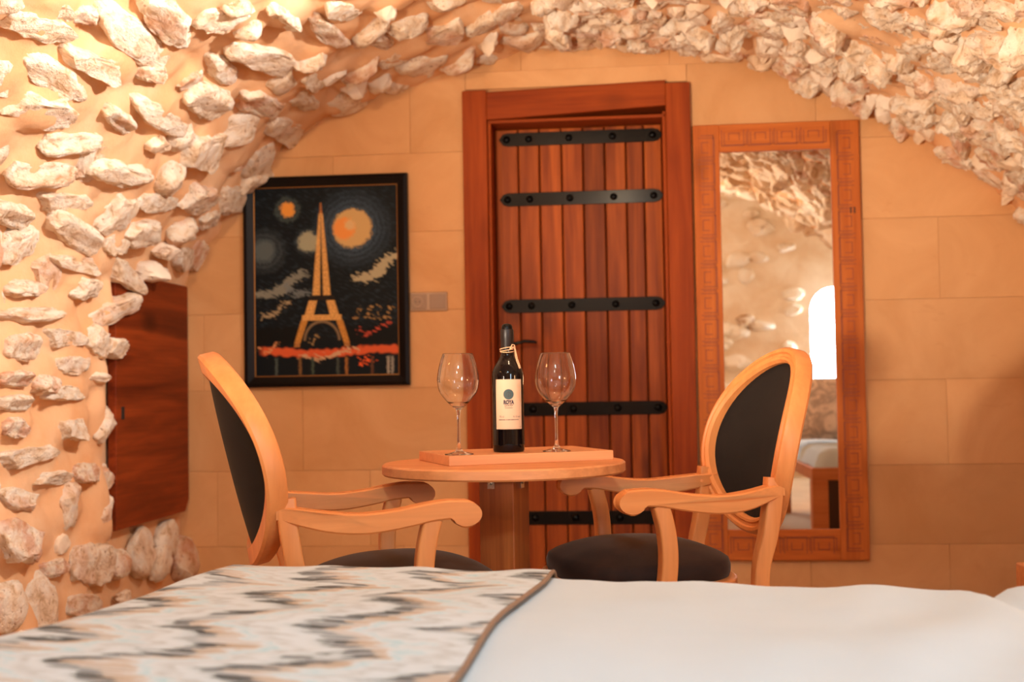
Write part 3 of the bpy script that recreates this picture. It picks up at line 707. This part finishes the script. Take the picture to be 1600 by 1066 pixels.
# ------------------------------------------------------------------ glasses
def smooth_prof(pts, n=6): return [tuple(p) for p in catmull(pts, n)]
def wine_glass(loc, label):
    g = empty('wine_glass', loc, 0, label, 'wine glass', 'wine glasses on the board')
    out = smooth_prof([(.0350, .234), (.0428, .210), (.0483, .182), (.0482, .163), (.0430, .144), (.0300, .1265), (.0175, .1140), (.0080, .1065), (.0064, .1042)], 6)
    inn = [(max(r-.0013, .0001), z+(.0012 if z < .12 else 0)) for r, z in out[:-1]][::-1]; inn = [(.0001, .1120)]+[p for p in inn if p[1] > .1120]
    bm_ = MB().lathe(inn+[(.0344, .2345)]+out, 56); bm_.build('bowl', M['glass'], g, smooth=True)
    st = smooth_prof([(.0066, .1045), (.0042, .095), (.0036, .07), (.0037, .035), (.0052, .018), (.010, .0085), (.022, .0045), (.033, .0022)], 5)
    MB().lathe([(.0001, .1045)]+st+[(.0338, .0012), (.033, .0002), (.0001, .0002)], 48).build('stem_and_foot', M['glass'], g, smooth=True)
    return g
wine_glass((-.397, 2.800, ZB), 'empty stemmed wine glass standing left of the dark bottle')
wine_glass((-.176, 2.890, ZB), 'empty stemmed wine glass standing right of the dark bottle')

# ------------------------------------------------------------------ bottle
bt = empty('wine_bottle', (-.291, 2.900, ZB), 0, 'dark wine bottle with a cream label and twine round its neck on the board', 'bottle')
body = [(.0001, .003), (.030, .002), (.0355, .001), (.0375, .005), (.0378, .02), (.0378, .175)]+smooth_prof([(.0378, .176), (.0370, .190), (.031, .205), (.0225, .218), (.0165, .230), (.0150, .245)], 5)[1:]+[(.0148, .26)]
MB().lathe(body, 56).build('body', M['bottle'], bt, smooth=True)
MB().lathe([(.0152, .243), (.0156, .244), (.0153, .268), (.0160, .270), (.0160, .288), (.0155, .2925), (.0135, .2935), (.0130, .2937)], 40).build('capsule', M['capsule'], bt, smooth=35)
MB().lathe([(.0135, .2930), (.0133, .299), (.0110, .3040), (.006, .3065), (.0001, .307)], 28).build('stopper', M['bolt'], bt, smooth=True)
RB = .0381; LA = math.atan2(-2.9, .291)+.06                  # label faces the camera
def cyl(u, z, k=0): a = LA+u/RB; return ((RB+k)*math.cos(a), (RB+k)*math.sin(a), z)
lz0, lz1, lw = .0545, .1735, .0345
mb = MB(); nn_ = 26; top = []; bot = []
for i in range(nn_*4+1):
    u = -lw+2*lw*i/(nn_*4); tt = abs(math.sin(i*math.pi/4))*.0016
    top.append(cyl(u, lz1-.0016+tt)); bot.append(cyl(u, lz0+.0016-tt))
mid1 = [cyl(-lw+2*lw*i/(nn_*4), .08) for i in range(nn_*4+1)]; mid2 = [cyl(-lw+2*lw*i/(nn_*4), .15) for i in range(nn_*4+1)]
mb.grid([bot, mid1, mid2, top]); lab = mb.build('label', M['label'], bt, smooth=True, fix=False)
def text(s, size, u, z, mat, name='lettering', bold=0, sx=1.0):
    cu = bpy.data.curves.new('t', 'FONT'); cu.body = s; cu.size = size; cu.align_x = 'CENTER'; cu.align_y = 'CENTER'; cu.offset = bold; cu.resolution_u = 3
    to = bpy.data.objects.new('t', cu); COL.objects.link(to); dg = bpy.context.evaluated_depsgraph_get(); me = bpy.data.meshes.new_from_object(to.evaluated_get(dg))
    bpy.data.objects.remove(to); bpy.data.curves.remove(cu); me.materials.clear()
    for v in me.vertices: v.co = cyl(u+v.co.x*sx, z+v.co.y, .0003)
    return link(name, me, mat, lab)
text('ROYA', .0125, -.001, .1185, M['ink'], bold=.0009, sx=.72); text('ŞARAP', .0070, -.001, .1110, M['ink'], sx=.95)
text('75 cl', .0062, -.0185, .0845, M['ink']); text('% 13 vol', .0055, .0185, .0845, M['ink'])
text('▪', .007, .0295, .060, M['inkred'])
def small_print(u0, u1, z, h):                              # a line of print too small to read
    mb = MB(); r = random.Random(int(z*1e5)); u = u0
    while u < u1:
        w = r.uniform(.0006, .0016)
        mb.add([cyl(u, z-h/2, .0003), cyl(u+w, z-h/2, .0003), cyl(u+w, z+h/2, .0003), cyl(u, z+h/2, .0003)], [(0, 1, 2, 3)])
        u += w+(.0012 if r.random() < .2 else .0004)
    mb.build('small_print', M['ink'], lab)
small_print(-.010, .008, .1052, .0012); small_print(-.026, .024, .0775, .0020)
def disc(u0, z0, r, mat, k, name, n=28, r0=0):
    mb = MB(); vs = [cyl(u0+r*math.cos(2*math.pi*i/n), z0+r*math.sin(2*math.pi*i/n), k) for i in range(n)]
    if r0:
        vs += [cyl(u0+r0*math.cos(2*math.pi*i/n), z0+r0*math.sin(2*math.pi*i/n), k) for i in range(n)]; mb.add(vs, [(i, (i+1) % n, n+(i+1) % n, n+i) for i in range(n)])
    else:
        mb.rings([[cyl(u0+r*q*math.cos(2*math.pi*i/n), z0+r*q*math.sin(2*math.pi*i/n), k) for i in range(n)] for q in (1, .8, .6, .4, .2, .02)], cap=False)
    return mb.build(name, mat, lab)
disc(-.001, .1375, .0123, M['teal'], .0003, 'emblem'); disc(-.001, .1375, .0055, M['ink'], .0005, 'emblem_ring', r0=.0047)
mb = MB(); mb.add([cyl(-.0014, .130, .0005), cyl(-.0006, .130, .0005), cyl(-.0006, .145, .0005), cyl(-.0014, .145, .0005)], [(0, 1, 2, 3)]); mb.build('emblem_stroke', M['ink'], lab)
for k in range(5): disc(.026+.004*math.sin(k*2), .158-.009*k, .0052-.0006*k, M['sketch'], .0003+.0001*k, 'sketch', 14, .0042-.0006*k)
tw = MB()
for k in range(3):
    tw.tube([((.0166+.0006*k)*math.cos(t), (.0166+.0006*k)*math.sin(t), .2405+.0035*k+.003*math.sin(t+k)) for t in np.linspace(0, 2*math.pi, 30)], .0011, 6)
ca_ = LA+.75
def np_(r, a, z): return (r*math.cos(LA+a), r*math.sin(LA+a), z)
tw.tube([np_(.018, .3, .245), np_(.0195, .6, .256), np_(.020, .95, .255), np_(.022, 1.1, .240), np_(.027, 1.0, .222), np_(.034, .95, .206), np_(.0365, .93, .199)], .0013, 6)
tw.tube([np_(.018, .25, .244), np_(.0205, .8, .250), np_(.021, 1.0, .243), np_(.0235, .9, .228), np_(.029, .85, .214), np_(.036, .86, .198)], .0012, 6)
tw.build('twine', M['twine'], bt, smooth=True)

# ------------------------------------------------------------------ armchair
def rrect(w, h, r=.006, n=3):
    pts = []
    for cx, cy, a0 in ((w/2-r, h/2-r, 0), (-w/2+r, h/2-r, 90), (-w/2+r, -h/2+r, 180), (w/2-r, -h/2+r, 270)):
        for k in range(n+1):
            a = math.radians(a0+90*k/n); pts.append((cx+r*math.cos(a), cy+r*math.sin(a)))
    return pts
BA, BB, BZ = .223, .204, .787
def xb(y, z): return -.180-.24*(z-.56)-.08*(1-min(1, (y/.245)**2))
def backpt(r, t, off=0):
    y, z = BA*r*math.cos(t), BZ+BB*r*math.sin(t); return Vector((xb(y, z)+off, y, z))
def sweep(mb, path, w, h, side, r=.006, n=3, cap=True):
    """rectangular section: w along side vector, h across"""
    path = [Vector(p) for p in path]; rs = []
    for i, p in enumerate(path):
        t = (path[min(i+1, len(path)-1)]-path[max(i-1, 0)]).normalized(); s = Vector(side); s = (s-t*s.dot(t)).normalized(); q = t.cross(s)
        ww = w[i] if isinstance(w, list) else w; hh = h[i] if isinstance(h, list) else h
        rs.append([p+s*a+q*b for a, b in rrect(ww, hh, r, n)])
    return mb.rings(rs, cap=cap)
def c3(pts, n=6):
    out = []
    P = [np.array(p, float) for p in pts]
    for i in range(len(P)-1):
        p0, p1, p2, p3 = P[max(i-1, 0)], P[i], P[i+1], P[min(i+2, len(P)-1)]
        for k in range(n):
            t = k/n; out.append(.5*(2*p1+(p2-p0)*t+(2*p0-5*p1+4*p2-p3)*t*t+(3*p1-p0-3*p2+p3)*t**3))
    out.append(P[-1]); return [tuple(p) for p in out]
def make_chair(loc, rz, label):
    c = empty('oval_back_armchair', loc, rz, label, 'armchair', 'armchairs at the round table')
    # oval ring with a stepped front moulding: (radial, forward)
    prof = [(r*.86, f) for r, f in [(-.022, -.020), (.018, -.022), (.0235, -.016), (.0235, .012), (.017, .0205), (.008, .0215), (.004, .0165), (-.004, .0165), (-.007, .021), (-.014, .021), (-.0215, .014)]]
    rs = []
    for k in range(72):
        t = 2*math.pi*k/72; p = backpt(1, t)
        tg = (backpt(1, t+.02)-backpt(1, t-.02)).normalized(); f = Vector((1, 0, .24)); f = (f-tg*f.dot(tg)).normalized(); rad = f.cross(tg)
        if rad.dot(p-Vector((p.x, 0, BZ))) < 0: rad = -rad
        rs.append([p+rad*a+f*b for a, b in prof])
    MB().rings(rs, closed=True).build('back_frame', M['chair'], c, smooth=38)
    def pad(sign, base, dome, nm, mat):
        G = []
        for i in range(13):
            r = i/12*.955
            G.append([backpt(r, 2*math.pi*k/56, sign*(base+dome*(1-(i/12)**2.6))) for k in range(57)])
        MB().grid(G).build(nm, mat, c, smooth=True)
    pad(1, .004, .020, 'back_cushion', M['backcloth']); pad(-1, .008, .006, 'back_panel', M['backcloth'])
# seat
    G = []
    for i in range(17):
        u = i/16
        ring = []
        for k in range(65):
            t = 2*math.pi*k/64; ce, se = math.cos(t), math.sin(t); n_ = 2.7
            rr = (abs(ce)**n_+abs(se)**n_)**(-1/n_)
            if u <= .8: q = u/.8; rad = q*.97; z = .572-.042*q**2.4
            else: q = (u-.8)/.2; rad = .97+.03*math.sin(q*math.pi); z = .530-.045*q
            ring.append((.035+.205*rr*rad*ce, (.235-.012*(1-ce)/2)*rr*rad*se*(1 if ce > 0 else 1-.10*abs(ce)), z))
        G.append(ring)
    MB().grid(G).build('seat_cushion', M['velvet'], c, smooth=True)
    rs = []
    for z in (.425, .488):
        ring = []
        for k in range(64):
            t = 2*math.pi*k/64; ce, se = math.cos(t), math.sin(t); rr = (abs(ce)**3+abs(se)**3)**(-1/3)
            ring.append((.035+.212*rr*ce, .240*rr*se*(1 if ce > 0 else 1-.10*abs(ce)), z))
        rs.append(ring)
    MB().rings(rs).build('seat_frame', M['chairx'], c, bevel=.004)
    for s in (-1, 1):
        # rear leg runs from the oval down past the seat
        mb = MB(); path = c3([(-.222, s*.204, .715), (-.217, s*.204, .66), (-.205, s*.203, .585), (-.188, s*.200, .51), (-.188, s*.198, .40), (-.205, s*.196, .22), (-.255, s*.194, 0)], 5)
        n = len(path); sweep(mb, path, [.030+.008*math.sin(min(1, i/n*2)*math.pi) for i in range(n)], [.040-.008*i/n for i in range(n)], (0, 1, 0), .005)
        mb.build('rear_leg', M['chair'], c, smooth=40)
        MB().lathe([(.0, 0), (.012, 0), (.016, .10), (.022, .36), (.026, .385), (.022, .40), (.027, .425), (.027, .43), (0, .43)], 20, (.205, s*.195, 0)).build('front_leg', M['chair'], c, smooth=35)
        # armrest: side outline bent outwards in plan
        topc = c3([(-.238, .700), (-.20, .697), (-.15, .691), (-.08, .685), (-.01, .690), (.05, .700), (.09, .7045), (.125, .7035)], 5)
        sc = [(.130+.0275*math.cos(a), .676+.0275*math.sin(a)) for a in np.linspace(math.radians(82), math.radians(-150), 18)]
        botc = c3([(.098, .667), (.06, .664), (.01, .654), (-.06, .645), (-.13, .648), (-.19, .660), (-.238, .674)], 5)
        ol = topc+sc+botc
        def yo(x): return .248-.050*math.exp(-((x+.238)/.08)**2)
        n = len(ol); mb = MB(); rs = []
        for w, k in ((-.0225, .86), (-.0190, 1.0), (.0190, 1.0), (.0225, .86)):
            cxz = None
            ring = []
            for i, (x, z) in enumerate(ol):
                # pull the outline in slightly at the faces for an eased edge
                p0, p1 = ol[i-1], ol[(i+1) % n]; tx, tz = p1[0]-p0[0], p1[1]-p0[1]; L = math.hypot(tx, tz) or 1
                e = .0035*(1 if k < 1 else 0); ring.append((x-(-tz/L)*-e*-1 if False else x+(tz/L)*-e, s*(yo(x)+w), z+(-tx/L)*-e*-1 if False else z-(tx/L)*-e*-1))
            rs.append(ring)
        mb.rings(rs); mb.build('armrest', M['chairx'], c, smooth=35)
        mb = MB(); path = c3([(.064, s*.247, .668), (.052, s*.247, .62), (.046, s*.246, .57), (.047, s*.243, .52), (.056, s*.240, .455)], 6)
        sweep(mb, path, .036, .037, (0, 1, 0), .005); mb.build('arm_post', M['chair'], c, smooth=40)
    return c
def chair_at(near, far, face_deg):
    mid = (np.array(near)+np.array(far))/2; a = math.radians(face_deg); f = np.array([math.cos(a), math.sin(a)]); return mid-f*.13, a
p, a = chair_at((-.325, 2.441), (-.516, 2.894), 20)
chair = make_chair((p[0], p[1], 0), a, 'beech oval-back armchair seen from behind, facing right towards the table')
p, a = chair_at((-.004, 2.64), (-.158, 3.10), 180+18)
c2 = chair.copy(); COL.objects.link(c2); c2.location = (p[0], p[1], 0); c2.rotation_euler = (0, 0, a); c2['label'] = 'beech oval-back armchair in front of the mirror, its dark padded front showing'
for ch in list(chair.children):
    k = ch.copy(); COL.objects.link(k); k.parent = c2

# ------------------------------------------------------------------ bed
BC = np.array([-.79, 2.30]); br_ = math.radians(-7.5)
BWD, BLN, BTOP = 1.62, 2.0, .592
bed = empty('bed', (BC[0], BC[1], 0), br_, 'wide low bed with white duvet in the foreground', 'bed')
# local axes: +x along the foot edge to the right, -y towards the head
MB().bb((.06, -BLN+.02, .10), (BWD-.06, -.06, .30)).build('bed_base', M['dark'], bed, bevel=.01)
for x in (.12, BWD-.12):
    for y in (-.14, -BLN+.1): MB().bb((x-.03, y-.03, 0), (x+.03, y+.03, .11)).build('leg', M['dark'], bed)
MB().bb((.04, -BLN+.02, .30), (BWD-.04, -.04, .50)).build('mattress', M['pillow'], bed, bevel=.04, seg=4)
def cloth(u, v, lift=0):
    """u across from the left edge, v back from the foot edge; negative = hanging down"""
    r = .075
    def wrap(d):                                            # distance past the edge -> (offset, drop)
        if d <= 0: return d, 0.0
        a = d/r
        if a < math.pi/2: return r*math.sin(a), r*(1-math.cos(a))
        return r+.004, r+(d-r*math.pi/2)
    eu = -(u-r) if u < BWD/2 else (u-(BWD-r)); ou, du = wrap(eu) if eu > -9 else (0, 0)
    ov, dv = wrap(-(v-r))
    x = (r-ou if u < BWD/2 else BWD-r+ou) if eu > 0 else u
    y = -(r-ov) if v < r else -v
    z = BTOP-max(du, dv)-.25*min(du, dv)
    z += .011*noise.noise((u*2.4, v*3.0, 1))+.006*noise.noise((u*7, v*5, 4))-.012*max(0, u-.9)
    # soft folds fanning to the right
    z += .006*math.sin((u*1.0+v*.55)*26+2*noise.noise((u*2, v*2, 7)))*min(1, max(0, (u-1.05)/.3))
    z -= .022*math.exp(-((u-1.37-.2*v)/.022)**2)*math.exp(-(v/.35)**2)
    z += .004*noise.noise((u*14, v*4, 2))*max(0, 1-v/.4)
    if lift: z += lift; x -= (lift if u < r else 0); y += (lift if v < r else 0)
    return (x, y, z)
us = np.linspace(-.30, BWD+.30, 150); vs = np.concatenate([np.linspace(-.30, .15, 46), np.linspace(.17, BLN-.02, 70)])
MB().grid([[cloth(u, v) for v in vs] for u in us]).build('duvet', M['duvet'], bed, smooth=True, fix=False)
throw = empty('bed_throw', (BC[0], BC[1], 0), br_, 'grey, beige and white zigzag woven throw over the left half of the bed', 'throw')
def edge(v): return .655+.045*max(v, 0)+.006*math.sin(v*9)
vt = np.concatenate([np.linspace(-.22, .15, 40), np.linspace(.17, BLN-.25, 60)])
G = []
for i in range(70):
    q = i/69; G.append([cloth(-.24+q*(edge(v)+.24), v, .012) for v in vt])
MB().grid(G).build('weave', M['ikat'], throw, smooth=True, fix=False)
MB().tube([tuple(np.array(cloth(edge(v), v, .010))) for v in vt], .0038, 8).build('piping', M['piping'], throw, smooth=True)

# ------------------------------------------------------------------ daybed seen in the mirror
db = empty('daybed', (1.03, 3.43, 0), 0, 'wooden daybed with a white mattress by the right wall, seen in the mirror', 'daybed')
DL, DW = 1.75, .80
MB().bb((0, -DL, .36), (DW, 0, .43)).build('top_frame', M['table'], db, bevel=.004)
for x, y in ((.045, -.05), (DW-.045, -.05), (.045, -DL+.05), (DW-.045, -DL+.05)): MB().bb((x-.045, y-.05, 0), (x+.045, y+.05, .36)).build('leg', M['table'], db, bevel=.003)
MB().bb((.09, -.035, .04), (DW-.09, -.01, .36)).build('end_panel', M['dark'], db)
G = []
for i in range(25):
    row = []
    for j in range(41):
        u, v = i/24, j/40; ed = min(u, 1-u)*DW; ed2 = min(v, 1-v)*DL; e = min(ed, ed2)
        row.append((.02+u*(DW-.04), -.02-v*(DL-.04), .432+.11*(1-math.exp(-e/.03))+.008*noise.noise((u*5, v*9, 2))))
    G.append(row)
MB().grid(G).build('mattress', M['duvet'], db, smooth=True, fix=False)
def pillow(loc, rot, w, h, d, mat, label):
    G = []
    for sgn in (1, -1):
        g = []
        for i in range(19):
            row = []
            for j in range(19):
                u, v = i/9-1, j/9-1; t = max(0, (1-u**4)*(1-v**4))**.55
                k = 1-.06*(1-abs(u)**2)*abs(v)**3; k2 = 1-.06*(1-abs(v)**2)*abs(u)**3
                row.append((u*w/2*k2, sgn*d/2*t*(1+.12*noise.noise((u*2, v*2, sgn*3+w))), v*h/2*k))
            g.append(row)
        G.append(g)
    mb = MB(); mb.grid(G[0]); mb.grid(G[1]); o = mb.build('cushion', mat, smooth=True); o.location = loc; o.rotation_euler = rot
    return tag(o, label, 'cushion', 'cushions on the daybed')
pillow((1.22, 2.62, .755), (math.radians(20), 0, math.radians(25)), .44, .44, .15, M['pattern'], 'grey patterned square cushion on the daybed, seen in the mirror')
pillow((1.50, 2.92, .735), (math.radians(22), 0, math.radians(-35)), .46, .40, .16, M['pillow'], 'plain cream cushion on the daybed, seen at the mirror edge')
